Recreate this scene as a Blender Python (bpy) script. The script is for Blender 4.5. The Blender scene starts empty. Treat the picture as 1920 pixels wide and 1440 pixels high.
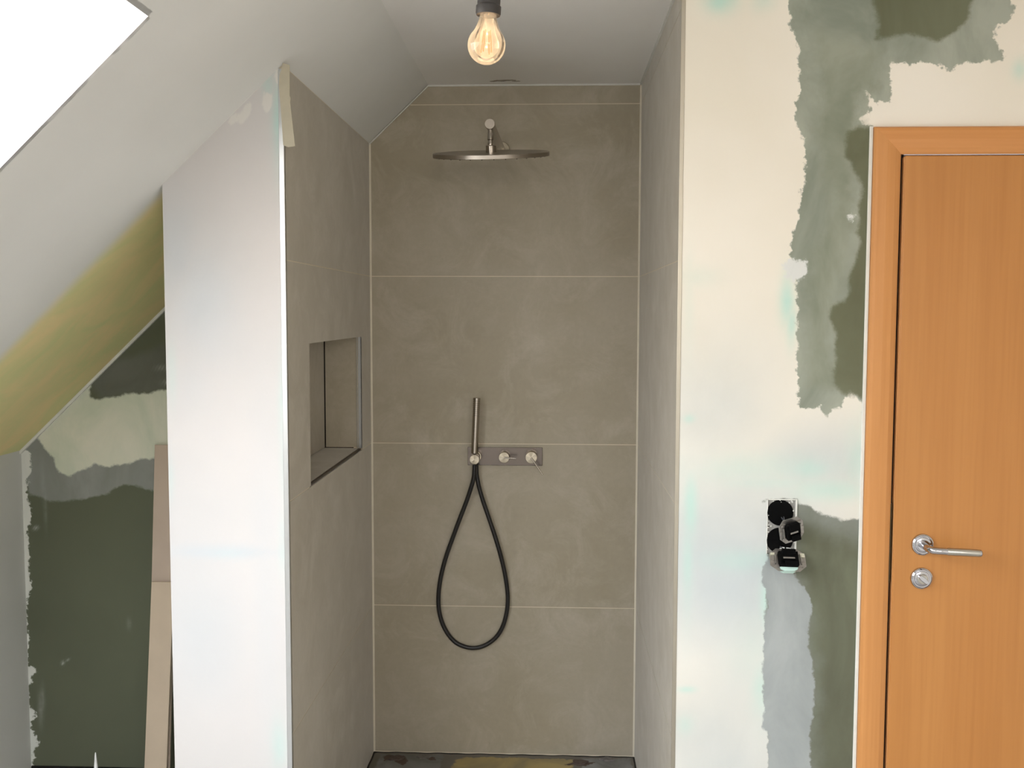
import bpy, bmesh, math, random
import numpy as np
from mathutils import Vector, Matrix

SC = bpy.context.scene
COL = SC.collection
random.seed(4)
PI = math.pi

# ------------------------------------------------------------------ camera
CF, YAW, PITCH, ROLL = 1903.042, .0408, .0711, .0023
CP = np.array([.1308, -3.6459, 1.5817])
_f = np.array([-math.sin(YAW)*math.cos(PITCH), math.cos(YAW)*math.cos(PITCH), -math.sin(PITCH)])
_r0 = np.array([math.cos(YAW), math.sin(YAW), 0.]); _u0 = np.cross(_r0, _f)
_r = math.cos(ROLL)*_r0 + math.sin(ROLL)*_u0
_u = -math.sin(ROLL)*_r0 + math.cos(ROLL)*_u0
cam = bpy.data.objects.new('camera', bpy.data.cameras.new('camera'))
COL.objects.link(cam)
cam.data.sensor_width = 36; cam.data.lens = CF*36/1920; cam.data.clip_start = .02
cam.matrix_world = Matrix(((_r[0], _u[0], -_f[0], CP[0]), (_r[1], _u[1], -_f[1], CP[1]),
                           (_r[2], _u[2], -_f[2], CP[2]), (0, 0, 0, 1)))
SC.camera = cam

# ------------------------------------------------------------------ world, daylight, exposure
SC.view_settings.view_transform = 'Standard'
SC.view_settings.look = 'None'
SC.view_settings.gamma = 1
SC.view_settings.use_curve_mapping = False
SC.view_settings.exposure = -0.46
w = bpy.data.worlds.new('sky'); SC.world = w; w.use_nodes = True
_t = w.node_tree; _bg = _t.nodes['Background']                 # hazy bright sky, bluish overhead and warmer at the horizon
_tc = _t.nodes.new('ShaderNodeTexCoord'); _sx = _t.nodes.new('ShaderNodeSeparateXYZ'); _rp = _t.nodes.new('ShaderNodeValToRGB')
_t.links.new(_tc.outputs['Generated'], _sx.inputs[0]); _t.links.new(_sx.outputs['Z'], _rp.inputs[0]); _t.links.new(_rp.outputs[0], _bg.inputs[0])
_rp.color_ramp.elements[0].position = 0; _rp.color_ramp.elements[0].color = (.51, .472, .43, 1)
_rp.color_ramp.elements[1].position = .5; _rp.color_ramp.elements[1].color = (.88, .925, 1.0, 1)
_bg.inputs[1].default_value = 19.0


def area(name, loc, direction, up, sx, sy, power, col, portal=False):
    L = bpy.data.lights.new(name, 'AREA'); L.shape = 'RECTANGLE'; L.size = sx; L.size_y = sy
    L.energy = power; L.color = col
    o = bpy.data.objects.new(name, L); COL.objects.link(o)
    z = -Vector(direction).normalized(); x = Vector(up).cross(z).normalized(); y = z.cross(x)
    o.matrix_world = Matrix(((x[0], y[0], z[0], loc[0]), (x[1], y[1], z[1], loc[1]), (x[2], y[2], z[2], loc[2]), (0, 0, 0, 1)))
    if portal: L.cycles.is_portal = True
    return o


# room measures (metres): x right, y into the picture (0 = back wall of the shower), z up
XL, XR = -.5295, .4355           # shower side walls (finished tile faces)
YF = -1.160                      # front wall plane
ZC = 2.382                       # flat ceiling
XRG, SL = -.3185, .9557          # ridge between flat ceiling and roof slope, slope gradient
XPL = -.832                      # left face of the pier
YG = -.354                       # back wall of the recess
XK = -1.642                      # knee wall
XE, YB = 2.05, -5.6              # right wall, rear wall
ZS = lambda x: ZC - SL*(XRG - x)
NS = Vector((SL, 0, -1)).normalized()      # slope normal, into the room
SLX = Vector((1, 0, SL)).normalized()

SKY_X0, SKY_X1, SKY_Y0, SKY_Y1 = -1.46, -.602, -3.25, -1.804    # skylight opening in the slope
SKB_Y0, SKB_Y1 = -5.2, -3.75                                       # second skylight, further back
WX0, WX1, WZ0, WZ1 = .0, 1.85, 1.45, 2.28                       # window in the rear wall
for nm, y0, y1 in (('skylight_portal', SKY_Y0, SKY_Y1), ('rear_skylight_portal', SKB_Y0, SKB_Y1)):
    xm = (SKY_X0+SKY_X1)/2
    c = Vector((xm, (y0+y1)/2, ZS(xm))) - NS*.215
    area(nm, c, NS, (0, 1, 0), (SKY_X1-SKY_X0)*1.38, (y1-y0), 1, (1, 1, 1), True)
area('rear_window_portal', ((WX0+WX1)/2, YB-.06, (WZ0+WZ1)/2), (0, 1, 0), (0, 0, 1), WX1-WX0, WZ1-WZ0, 1, (1, 1, 1), True)


# ------------------------------------------------------------------ pixel -> point on a real plane
def ray(a, b): return _f + (a-960)/CF*_r - (b-720)/CF*_u
def onY(a, b, Y): d = ray(a, b); return CP + d*(Y-CP[1])/d[1]
def onX(a, b, X): d = ray(a, b); return CP + d*(X-CP[0])/d[0]
def onZ(a, b, Z): d = ray(a, b); return CP + d*(Z-CP[2])/d[2]


# ------------------------------------------------------------------ materials
def lin(c):
    return tuple((v/255/12.92 if v/255 <= .04045 else ((v/255+.055)/1.055)**2.4) for v in c) + (1,)


class NT:
    def __init__(s, name):
        s.m = bpy.data.materials.new(name); s.m.use_nodes = True
        s.t = s.m.node_tree; s.n = s.t.nodes; s.b = s.n['Principled BSDF']; s.out = s.n['Material Output']
        s.co = s.n.new('ShaderNodeTexCoord').outputs['Object']
    def L(s, a, b): s.t.links.new(a, b)
    def noise(s, scale, detail=4, rough=.5, stretch=None, loc=(0, 0, 0), dist=0):
        mp = s.n.new('ShaderNodeMapping'); s.L(s.co, mp.inputs[0])
        mp.inputs['Location'].default_value = loc
        if stretch: mp.inputs['Scale'].default_value = stretch
        x = s.n.new('ShaderNodeTexNoise'); s.L(mp.outputs[0], x.inputs['Vector'])
        x.inputs['Scale'].default_value = scale; x.inputs['Detail'].default_value = detail
        x.inputs['Roughness'].default_value = rough; x.inputs['Distortion'].default_value = dist
        return x.outputs['Fac']
    def mr(s, v, a, b, c=0., d=1., smooth=False):
        x = s.n.new('ShaderNodeMapRange'); s.L(v, x.inputs[0])
        if smooth: x.interpolation_type = 'SMOOTHSTEP'
        for i, q in enumerate((a, b, c, d)): x.inputs[i+1].default_value = q
        return x.outputs[0]
    def math(s, op, a, b=None):
        x = s.n.new('ShaderNodeMath'); x.operation = op
        for i, q in enumerate((a, b)):
            if q is None: continue
            if isinstance(q, (int, float)): x.inputs[i].default_value = q
            else: s.L(q, x.inputs[i])
        return x.outputs[0]
    def mix(s, fac, a, b, mode='MIX'):
        x = s.n.new('ShaderNodeMix'); x.data_type = 'RGBA'; x.blend_type = mode
        for i, q in ((0, fac), (6, a), (7, b)):
            if isinstance(q, (int, float)): x.inputs[i].default_value = q
            elif isinstance(q, tuple): x.inputs[i].default_value = q
            else: s.L(q, x.inputs[i])
        return x.outputs[2]
    def attr(s, name):
        x = s.n.new('ShaderNodeAttribute'); x.attribute_name = name; return x.outputs['Fac']
    def bump(s, h, strength, dist=.002):
        x = s.n.new('ShaderNodeBump'); x.inputs['Strength'].default_value = strength
        x.inputs['Distance'].default_value = dist; s.L(h, x.inputs['Height']); s.L(x.outputs[0], s.b.inputs['Normal'])
    def base(s, c):
        if isinstance(c, tuple): s.b.inputs['Base Color'].default_value = c
        else: s.L(c, s.b.inputs['Base Color'])
    def p(s, **k):
        for a, v in k.items(): s.b.inputs[a.replace('_', ' ')].default_value = v
        return s


def plain(name, c, rough=.6, metal=0., vary=.08, scale=30, **k):
    s = NT(name); s.p(Roughness=rough, Metallic=metal)
    n = s.noise(scale, 3)
    a = lin(c); f = 1-vary
    s.base(s.mix(s.mr(n, .3, .7), tuple(v*f for v in a[:3])+(1,), a))
    for q, v in k.items(): s.b.inputs[q.replace('_', ' ')].default_value = v
    return s.m


def layered(name, base, layers, rough=.85, tint=None):
    """plaster / board wall: base colour, then layers (attribute, colour a, colour b, softness m, wobble m, noise scale)"""
    s = NT(name); s.p(Roughness=rough)
    c = s.mix(s.mr(s.noise(2.2, 3), .35, .65), lin(base[0]), lin(base[1]))
    n_soft = s.noise(1.6, 2, loc=(4, 2, 1))
    for (at, ca, cb, soft, wob, nsc) in layers:
        v = s.attr(at)
        if at.startswith('t_'):
            fac = s.math('MULTIPLY', v, s.mr(s.noise(nsc, 3), .25, .7, .35, 1.))
        else:
            nz = s.noise(nsc, 6, .65)
            v = s.math('ADD', v, s.math('MULTIPLY', s.math('SUBTRACT', nz, .5), wob*2))
            fac = s.mr(v, -soft, soft, 0, 1, True)
        lc = s.mix(s.mr(s.noise(5.5, 5, .6, (1, 1, .55), (at.__len__(), 3, ord(at[-1]) % 7), .6), .36, .64), lin(ca), lin(cb))
        c = s.mix(fac, c, lc)
    s.base(c)
    s.bump(s.noise(120, 3), .12, .001)
    return s.m


def tile_mat():
    s = NT('beige_concrete_look_tile'); s.p(Roughness=.42)
    a = s.mix(s.mr(s.noise(1.9, 5, .6, loc=(3, 1, 7)), .35, .68), lin((168, 158, 136)), lin((180, 171, 152)))
    b = s.mix(s.mr(s.noise(6, 6, .7, dist=.8), .46, .72), a, lin((188, 179, 161)))
    sp = s.mr(s.noise(210, 2, .5), .69, .74)
    b = s.mix(s.math('MULTIPLY', sp, .5), b, lin((134, 124, 106)))
    b = s.mix(s.math('MULTIPLY', s.mr(s.noise(60, 3), .3, .7), .10), b, lin((130, 122, 104)))
    s.base(b); s.L(s.mr(s.noise(9, 4), .3, .7, .38, .52), s.b.inputs['Roughness'])
    s.b.inputs['Specular IOR Level'].default_value = .35
    s.b.inputs['Sheen Weight'].default_value = .34; s.b.inputs['Sheen Roughness'].default_value = .45   # sheen added to brighten the side walls at grazing view
    s.bump(s.noise(260, 3), .10, .0006)
    return s.m


def wood_mat(name, ca, cb, cc, axis=2):
    s = NT(name); s.p(Roughness=.38)
    st = [1., 1., 1.]; st[axis] = .06
    n1 = s.noise(3.2, 4, .55, tuple(st), dist=1.6)
    st[axis] = .03
    n2 = s.noise(90, 3, .5, tuple(st))
    c = s.mix(s.mr(n1, .3, .7), lin(ca), lin(cb))
    c = s.mix(s.math('MULTIPLY', s.mr(n2, .4, .75), .30), c, lin(cc))
    s.base(c); s.bump(n2, .04, .001)
    s.b.inputs['Specular IOR Level'].default_value = .35
    return s.m


def brushed(name, c, rough=.3, aniso=0., radial=False):
    s = NT(name); s.p(Roughness=rough, Metallic=1.)
    s.base(lin(c))
    if aniso:
        s.b.inputs['Anisotropic'].default_value = aniso
        t = s.n.new('ShaderNodeTangent'); t.direction_type = 'RADIAL'; t.axis = 'Z'
        s.L(t.outputs[0], s.b.inputs['Tangent'])
    return s.m


M = {}
M['tile'] = tile_mat()
M['grout'] = plain('cream_grout', (222, 212, 190), .8)
M['caulk'] = plain('cream_silicone', (234, 226, 206), .5)
M['white_caulk'] = plain('white_acrylic', (226, 226, 218), .6)
M['ceiling'] = layered('white_ceiling_paint', ((238, 235, 230), (242, 240, 235)),
                       [('t_stain', (95, 90, 80), (120, 115, 100), 0, 0, 60)], .9)
M['slope'] = layered('roof_slope_plaster', ((222, 222, 217), (228, 228, 223)),
                     [('s_yellow', (242, 222, 164), (222, 220, 158), .045, .015, 5.0),
                      ('t_olive', (150, 148, 92), (160, 156, 96), 0, 0, 3)], .9)
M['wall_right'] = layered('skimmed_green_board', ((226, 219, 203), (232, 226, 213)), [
    ('t_cool', (180, 189, 191), (190, 197, 198), 0, 0, 2),  # cooler, dimmer light of the lower wall, painted into the colour
    ('t_mint', (172, 212, 198), (186, 216, 206), 0, 0, 9),
    ('s_grey', (128, 134, 120), (160, 164, 150), .0030, .022, 48),
    ('s_mid', (118, 124, 106), (148, 152, 136), .028, .05, 12),
    ('s_board', (96, 98, 74), (108, 111, 88), .008, .03, 14),
    ('s_lower', (128, 132, 124), (108, 112, 98), .004, .014, 40),
    ('s_dark', (90, 92, 74), (104, 108, 88), .040, .05, 10),
    ('s_skim', (142, 148, 146), (162, 167, 165), .0030, .016, 40),
    ('s_white', (222, 222, 218), (208, 210, 206), .004, .022, 45)])
M['pier'] = layered('pier_skim', ((200, 197, 194), (206, 201, 197)), [
    ('t_cool', (184, 192, 196), (190, 197, 201), 0, 0, 3),
    ('t_mint', (176, 204, 196), (188, 210, 204), 0, 0, 9),
    ('s_edge', (212, 209, 202), (216, 213, 206), .003, .004, 60)])
M['recess'] = layered('bare_green_board', ((92, 96, 77), (98, 102, 82)), [
    ('s_top', (98, 100, 88), (110, 112, 102), .02, .02, 14),
    ('s_skimg', (134, 137, 130), (152, 154, 149), .006, .02, 22),
    ('s_band', (226, 224, 206), (206, 212, 192), .005, .016, 30),
    ('s_rag', (222, 222, 214), (212, 214, 206), .003, .024, 60),
    ('t_fleck', (200, 202, 196), (200, 202, 196), 0, 0, 40)])
M['knee'] = layered('grey_primer_board', ((212, 213, 208), (220, 220, 215)), [])
M['floor'] = plain('pale_bounce_floor', (182, 179, 174), .9, vary=.15, scale=6)  # out-of-view floor, lightened to bounce light onto ceiling and recess
M['room'] = plain('room_plaster', (236, 232, 224), .9)
M['alu'] = brushed('satin_aluminium', (206, 208, 208), .32)
M['alu2'] = brushed('dull_aluminium', (176, 170, 156), .42)
M['steel'] = brushed('brushed_steel', (176, 168, 158), .26)
M['steel_r'] = brushed('turned_steel', (172, 163, 146), .24, .95, True)
M['rim_r'] = brushed('brushed_rim_steel', (170, 162, 152), .30, .6, True)
M['plate'] = brushed('mirror_polished_steel', (108, 100, 94), .24)
M['chrome'] = brushed('chrome', (188, 188, 192), .06)
M['satin'] = brushed('satin_nickel', (190, 188, 180), .28)
M['beech'] = wood_mat('beech_veneer', (180, 122, 64), (188, 131, 72), (158, 102, 50))
M['beech_x'] = wood_mat('beech_veneer_horizontal', (196, 134, 76), (204, 144, 86), (176, 114, 60), 0)
M['beech_f'] = wood_mat('beech_casing', (194, 134, 76), (202, 143, 84), (174, 114, 60))
M['beech_e'] = plain('beech_edge_band', (206, 150, 94), .35, vary=.1)
M['black'] = plain('black_plastic', (22, 21, 20), .35, vary=.2)
M['hose'] = plain('black_rubber_hose', (30, 28, 27), .42, vary=.1)
M['socket'] = plain('grey_black_plastic', (44, 41, 39), .5)
M['dark'] = plain('dark_gap', (26, 18, 12), .9)
M['boxdark'] = plain('black_box_plastic', (9, 9, 9), .9, vary=.3, Specular_IOR_Level=.1)
M['galv'] = plain('galvanised_steel', (176, 174, 170), .4, 1., .3, 60)
M['tape'] = plain('masking_tape', (188, 180, 158), .75, vary=.1)
M['card'] = plain('beige_fibreboard', (206, 188, 164), .85, vary=.07, scale=12)
M['card2'] = plain('pinkish_fibreboard', (196, 178, 160), .85, vary=.07, scale=12)
M['brownstrip'] = plain('brown_board_edge', (96, 86, 76), .8)
M['whiteplastic'] = plain('white_plastic', (235, 235, 232), .35)
M['mint'] = plain('mint_plastic', (196, 226, 216), .5)
M['wire'] = plain('wire_sheath', (60, 62, 66), .5)


def glass_mat():
    s = NT('amber_tinted_bulb_glass')
    n = s.n
    tr = n.new('ShaderNodeBsdfTransparent'); tr.inputs[0].default_value = lin((252, 240, 222))
    df = n.new('ShaderNodeBsdfDiffuse'); df.inputs[0].default_value = lin((250, 236, 212))
    tl = n.new('ShaderNodeBsdfTranslucent'); tl.inputs[0].default_value = lin((250, 236, 212))
    gl = n.new('ShaderNodeBsdfGlossy'); gl.inputs['Roughness'].default_value = .04
    fr = n.new('ShaderNodeFresnel'); fr.inputs[0].default_value = 1.5
    lw = n.new('ShaderNodeLayerWeight'); lw.inputs[0].default_value = .35
    a = n.new('ShaderNodeMixShader'); a.inputs[0].default_value = .5
    s.L(df.outputs[0], a.inputs[1]); s.L(tl.outputs[0], a.inputs[2])
    b = n.new('ShaderNodeMixShader'); s.L(s.mr(lw.outputs['Facing'], 0, 1, .09, .30), b.inputs[0])
    s.L(tr.outputs[0], b.inputs[1]); s.L(a.outputs[0], b.inputs[2])
    c = n.new('ShaderNodeMixShader'); s.L(fr.outputs[0], c.inputs[0])
    s.L(b.outputs[0], c.inputs[1]); s.L(gl.outputs[0], c.inputs[2])
    s.L(c.outputs[0], s.out.inputs[0]); n.remove(s.b)
    return s.m


def emis(name, c, k):
    s = NT(name); e = s.n.new('ShaderNodeEmission'); e.inputs[0].default_value = lin(c); e.inputs[1].default_value = k
    s.L(e.outputs[0], s.out.inputs[0]); s.n.remove(s.b); return s.m


def pane_mat():
    s = NT('window_pane')
    tr = s.n.new('ShaderNodeBsdfTransparent'); gl = s.n.new('ShaderNodeBsdfGlossy'); gl.inputs['Roughness'].default_value = .02
    m = s.n.new('ShaderNodeMixShader'); m.inputs[0].default_value = .06
    s.L(tr.outputs[0], m.inputs[1]); s.L(gl.outputs[0], m.inputs[2]); s.L(m.outputs[0], s.out.inputs[0]); s.n.remove(s.b)
    return s.m


M['bulb'] = glass_mat(); M['filament'] = emis('glowing_filament', (255, 118, 42), 1.7); M['pane'] = pane_mat()


# ------------------------------------------------------------------ mesh helpers
class MB:
    def __init__(s): s.v, s.f, s.mi, s.sm = [], [], [], []
    def add(s, vs, fs, mi=0, smooth=False):
        o = len(s.v); s.v += [tuple(map(float, q)) for q in vs]
        for f in fs: s.f.append(tuple(o+i for i in f)); s.mi.append(mi); s.sm.append(smooth)
        return s
    def box(s, x0, x1, y0, y1, z0, z1, mi=0):
        return s.add([(x, y, z) for x in (x0, x1) for y in (y0, y1) for z in (z0, z1)],
                     [(0, 1, 3, 2), (4, 6, 7, 5), (0, 4, 5, 1), (2, 3, 7, 6), (0, 2, 6, 4), (1, 5, 7, 3)], mi)
    def prism(s, poly, fn, t0, t1, mi=0):
        """polygon (a,b) list extruded between t0 and t1; fn(a,b,t) -> point"""
        n = len(poly)
        vs = [fn(a, b, t0) for a, b in poly] + [fn(a, b, t1) for a, b in poly]
        fs = [tuple(range(n)), tuple(range(2*n-1, n-1, -1))] + [(i, i+n, (i+1) % n+n, (i+1) % n) for i in range(n)]
        return s.add(vs, fs, mi)
    def lathe(s, prof, seg=32, c=(0, 0, 0), mi=0, smooth=True, R=None):
        """profile of (radius, z) revolved about z, R rotates, c moves"""
        vs, fs = [], []
        for r, z in prof:
            for k in range(seg):
                a = 2*PI*k/seg; p = Vector((r*math.cos(a), r*math.sin(a), z))
                if R is not None: p = R @ p
                vs.append(p+Vector(c))
        m = len(prof)
        for i in range(m-1):
            for k in range(seg):
                k2 = (k+1) % seg
                fs.append((i*seg+k, i*seg+k2, (i+1)*seg+k2, (i+1)*seg+k))
        s.add(vs, fs, mi, smooth)
        for i, rev in ((0, True), (m-1, False)):
            if prof[i][0] > 1e-6:
                o = len(s.v)-len(vs)+i*seg
                f = tuple(o+k for k in range(seg)); s.f.append(f[::-1] if rev else f); s.mi.append(mi); s.sm.append(False)
        return s
    def tube(s, pts, r, seg=12, mi=0, closed=False, cap=True):
        P = [Vector(p) for p in pts]; n = len(P)
        rr = r if hasattr(r, '__len__') else [r]*n
        T = [(P[min(i+1, n-1)]-P[max(i-1, 0)]).normalized() for i in range(n)]
        u = T[0].orthogonal().normalized(); vs = []
        for i in range(n):
            u = (u-T[i]*u.dot(T[i])).normalized(); v = T[i].cross(u)
            for k in range(seg):
                a = 2*PI*k/seg; vs.append(P[i]+(u*math.cos(a)+v*math.sin(a))*rr[i])
        fs = [(i*seg+k, i*seg+(k+1) % seg, (i+1)*seg+(k+1) % seg, (i+1)*seg+k) for i in range(n-1) for k in range(seg)]
        s.add(vs, fs, mi, True)
        if cap:
            o = len(s.v)-len(vs)
            s.f.append(tuple(o+k for k in range(seg))[::-1]); s.mi.append(mi); s.sm.append(False)
            s.f.append(tuple(o+(n-1)*seg+k for k in range(seg))); s.mi.append(mi); s.sm.append(False)
        return s
    def build(s, name, mats, parent=None, bevel=0., bseg=2, **tags):
        me = bpy.data.meshes.new(name); me.from_pydata(s.v, [], s.f)
        for m in (mats if isinstance(mats, (list, tuple)) else [mats]): me.materials.append(m)
        me.polygons.foreach_set('material_index', s.mi); me.polygons.foreach_set('use_smooth', s.sm)
        bm = bmesh.new(); bm.from_mesh(me); bmesh.ops.remove_doubles(bm, verts=bm.verts[:], dist=1e-7)
        bmesh.ops.recalc_face_normals(bm, faces=bm.faces[:])
        for e in bm.edges:
            if len(e.link_faces) == 2 and e.calc_face_angle(0) > .6: e.smooth = False
        bm.to_mesh(me); bm.free()
        o = bpy.data.objects.new(name, me); COL.objects.link(o)
        if parent is not None: o.parent = parent
        if bevel:
            b = o.modifiers.new('bevel', 'BEVEL'); b.width = bevel; b.segments = bseg; b.limit_method = 'ANGLE'; b.angle_limit = .6
        for k, v in tags.items(): o[k] = v
        return o


def thing(name, label, cat, loc, group=None, kind=None, rot=None):
    o = bpy.data.objects.new(name, None); COL.objects.link(o); o.location = loc; o.empty_display_size = .05
    if rot: o.rotation_euler = rot
    if label: o['label'] = label
    if cat: o['category'] = cat
    if group: o['group'] = group
    if kind: o['kind'] = kind
    return o


def sdf(P, poly):
    """signed distance (positive inside) of points P (n,2) to a polygon"""
    A = np.array(poly, float); B = np.roll(A, -1, 0)
    d = np.full(len(P), 1e9); ins = np.zeros(len(P), bool)
    for a, b in zip(A, B):
        e = b-a; L = max((e*e).sum(), 1e-12)
        t = np.clip(((P-a)@e)/L, 0, 1); q = P-(a+t[:, None]*e)
        d = np.minimum(d, (q*q).sum(1))
        c = ((a[1] > P[:, 1]) != (b[1] > P[:, 1]))
        with np.errstate(divide='ignore', invalid='ignore'):
            xi = (b[0]-a[0])*(P[:, 1]-a[1])/(b[1]-a[1])+a[0]
        ins ^= c & (P[:, 0] < xi)
    d = np.sqrt(d); return np.where(ins, d, -d)


def grid(name, us, vs, fn, mat, keep=None, attrs=None, kind='structure', cell=.007, parent=None, **tags):
    """dense wall sheet; us, vs are lists of cut positions that must fall on grid lines; attrs: name -> f(P (n,2))"""
    def cuts(q):
        out = []
        for a, b in zip(q[:-1], q[1:]):
            n = max(1, int(round((b-a)/cell))); out += list(np.linspace(a, b, n, endpoint=False))
        return np.array(out+[q[-1]])
    U, V = cuts(us), cuts(vs); nu, nv = len(U), len(V)
    UU, VV = np.meshgrid(U, V, indexing='ij'); P = np.stack([UU.ravel(), VV.ravel()], 1)
    co = fn(P)
    i, j = np.meshgrid(np.arange(nu-1), np.arange(nv-1), indexing='ij'); i = i.ravel(); j = j.ravel()
    cu = (U[i]+U[i+1])/2; cv = (V[j]+V[j+1])/2
    k = np.ones(len(i), bool) if keep is None else keep(cu, cv)
    i, j = i[k], j[k]
    F = np.stack([i*nv+j, (i+1)*nv+j, (i+1)*nv+j+1, i*nv+j+1], 1)
    me = bpy.data.meshes.new(name); me.from_pydata(co.tolist(), [], F.tolist()); me.materials.append(mat)
    for a, f in (attrs or {}).items():
        at = me.attributes.new(a, 'FLOAT', 'POINT'); at.data.foreach_set('value', f(P).astype(np.float32))
    o = bpy.data.objects.new(name, me); COL.objects.link(o)
    if parent is None and kind: o['kind'] = kind
    if parent is not None: o.parent = parent
    for q, v in tags.items(): o[q] = v
    return o


def polyf(polys):
    def f(P):
        d = np.full(len(P), -9.)
        for p in polys: d = np.maximum(d, sdf(P, p))
        return d
    return f


def blobs(bl):
    """soft blobs (u, v, ru, rv, strength)"""
    def f(P):
        r = np.zeros(len(P))
        for u, v, a, b, s in bl: r = np.maximum(r, s*np.exp(-(((P[:, 0]-u)/a)**2+((P[:, 1]-v)/b)**2)))
        return r
    return f


S = dict(kind='structure')

# ================================================================== SETTING
# ---- floor
MB().box(XK-.1, XE+.1, YB-.1, YF-.002, -.12, 0).box(XK-.1, XPL, YF-.002, YG+.1, -.12, 0).build('floor', M['floor'], **S)

# ---- flat ceiling
ceil_pts = lambda P: np.stack([P[:, 0], P[:, 1], np.full(len(P), ZC)], 1)
def mark(u, v): q = onZ(u, v, ZC); return (q[0], q[1])
grid('ceiling', [XRG, XE], [YB, .01], ceil_pts, M['ceiling'], cell=.02,
     attrs={'t_stain': blobs([(-.045, -.062, .05, .014, .0)])})
# ---- roof slope with two skylight openings
def keep_sky(x, y):
    inx = (x > SKY_X0) & (x < SKY_X1)
    return ~(inx & (((y > SKY_Y0) & (y < SKY_Y1)) | ((y > SKB_Y0) & (y < SKB_Y1))))
slope_pts = lambda P: np.stack([P[:, 0], P[:, 1], ZS(P[:, 0])], 1)
grid('ceiling_slope', [XK-.05, SKY_X0, SKY_X1, XRG], [YB, SKB_Y0, SKB_Y1, SKY_Y0, SKY_Y1, YF, .01], slope_pts, M['slope'], keep_sky, cell=.016,
     attrs={'s_yellow': lambda P: np.where(P[:, 0] < XPL+.03, (P[:, 1]-(YF+.055-.03*(P[:, 0]+1.2))), -1.),
            't_olive': lambda P: np.where((P[:, 0] < XPL+.03), np.clip((P[:, 1]-YF-.18)/.5, 0, 1)*.0+np.clip((P[:, 0]+1.2)/.4, 0, 1)*np.clip((P[:, 1]-YF-.05)/.2, 0, 1)*.45, 0)})
for n, (y0, y1) in enumerate(((SKY_Y0, SKY_Y1), (SKB_Y0, SKB_Y1))):
    t = thing('window_%d' % (n+1), None, None, ((SKY_X0+SKY_X1)/2, (y0+y1)/2, ZS((SKY_X0+SKY_X1)/2)), kind='structure')
    loc = Vector(t.location)
    def P3(x, y, d): return Vector((x, y, ZS(x)))-NS*d-loc
    m = MB(); D1, D2 = 0, .16                       # lining of the opening
    c = [(SKY_X0, y0), (SKY_X1, y0), (SKY_X1, y1), (SKY_X0, y1)]
    for a, b in zip(c, c[1:]+c[:1]):
        o_ = Vector((a[0]+b[0]-SKY_X0-SKY_X1, a[1]+b[1]-y0-y1, 0)); o_ = o_.normalized()*.012
        if abs(o_.x) > abs(o_.y): e = SLX*o_.x
        else: e = Vector((0, o_.y, 0))
        p = [P3(*a, D1), P3(*b, D1), P3(*b, D2), P3(*a, D2)]
        m.add(p+[q+e for q in p], [(0, 1, 2, 3), (7, 6, 5, 4), (0, 4, 5, 1), (1, 5, 6, 2), (2, 6, 7, 3), (3, 7, 4, 0)])
    m.build('window_lining', M['whiteplastic'], t)
    m = MB(); fw = .05
    for (xa, xb, ya, yb) in ((SKY_X0-fw*.72, SKY_X0, y0-fw, y1+fw), (SKY_X1, SKY_X1+fw*.72, y0-fw, y1+fw), (SKY_X0, SKY_X1, y0-fw, y0), (SKY_X0, SKY_X1, y1, y1+fw)):
        p = [P3(xa, ya, .16), P3(xb, ya, .16), P3(xb, yb, .16), P3(xa, yb, .16)]
        q = [P3(xa, ya, .21), P3(xb, ya, .21), P3(xb, yb, .21), P3(xa, yb, .21)]
        m.add(p+q, [(0, 1, 2, 3), (7, 6, 5, 4), (0, 4, 5, 1), (1, 5, 6, 2), (2, 6, 7, 3), (3, 7, 4, 0)])
    m.build('window_frame', M['whiteplastic'], t)
    p = [P3(SKY_X0, y0, .18), P3(SKY_X1, y0, .18), P3(SKY_X1, y1, .18), P3(SKY_X0, y1, .18)]
    q = [v-NS*.008 for v in p]
    MB().add(p+q, [(0, 1, 2, 3), (7, 6, 5, 4), (0, 4, 5, 1), (1, 5, 6, 2), (2, 6, 7, 3), (3, 7, 4, 0)]).build('window_pane', M['pane'], t)

# ---- shower walls: grout bed with tile slabs on it
Z0, Z1, Z2, Z3, ZFS = .504, 1.1043, 1.7076, 2.313, -.052
G, TT = .0015, .003          # half joint, tile relief over the joint
def rows(top): return [(ZFS+.004, Z0-G), (Z0+G, Z1-G), (Z1+G, Z2-G), (Z2+G, Z3-G), (Z3+G, top)]
# back wall (tile face at y = 0)
m = MB()
zL = ZS(XL)
outline = [(XL-.02, ZFS-.05), (XR+.02, ZFS-.05), (XR+.02, ZC+.01), (XRG, ZC+.01), (XL-.02, ZS(XL-.02)+.01)]
m.prism(outline, lambda a, b, t: (a, t, b), TT-.0022, .03, 1)
for a, b in rows(ZC-.003):
    e = XL+.002; k = lambda z: max(e, XRG-(ZC-z)/SL+.003)
    poly = [(k(a), a), (XR-.002, a), (XR-.002, b), (k(b), b)]
    if a < zL-.004 < b: poly.append((e, zL-.004))
    m.prism(poly, lambda p, q, t: (p, t, q), 0, .006, 0)
m.build('wall_shower_back', [M['tile'], M['grout']], **S)
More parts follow.
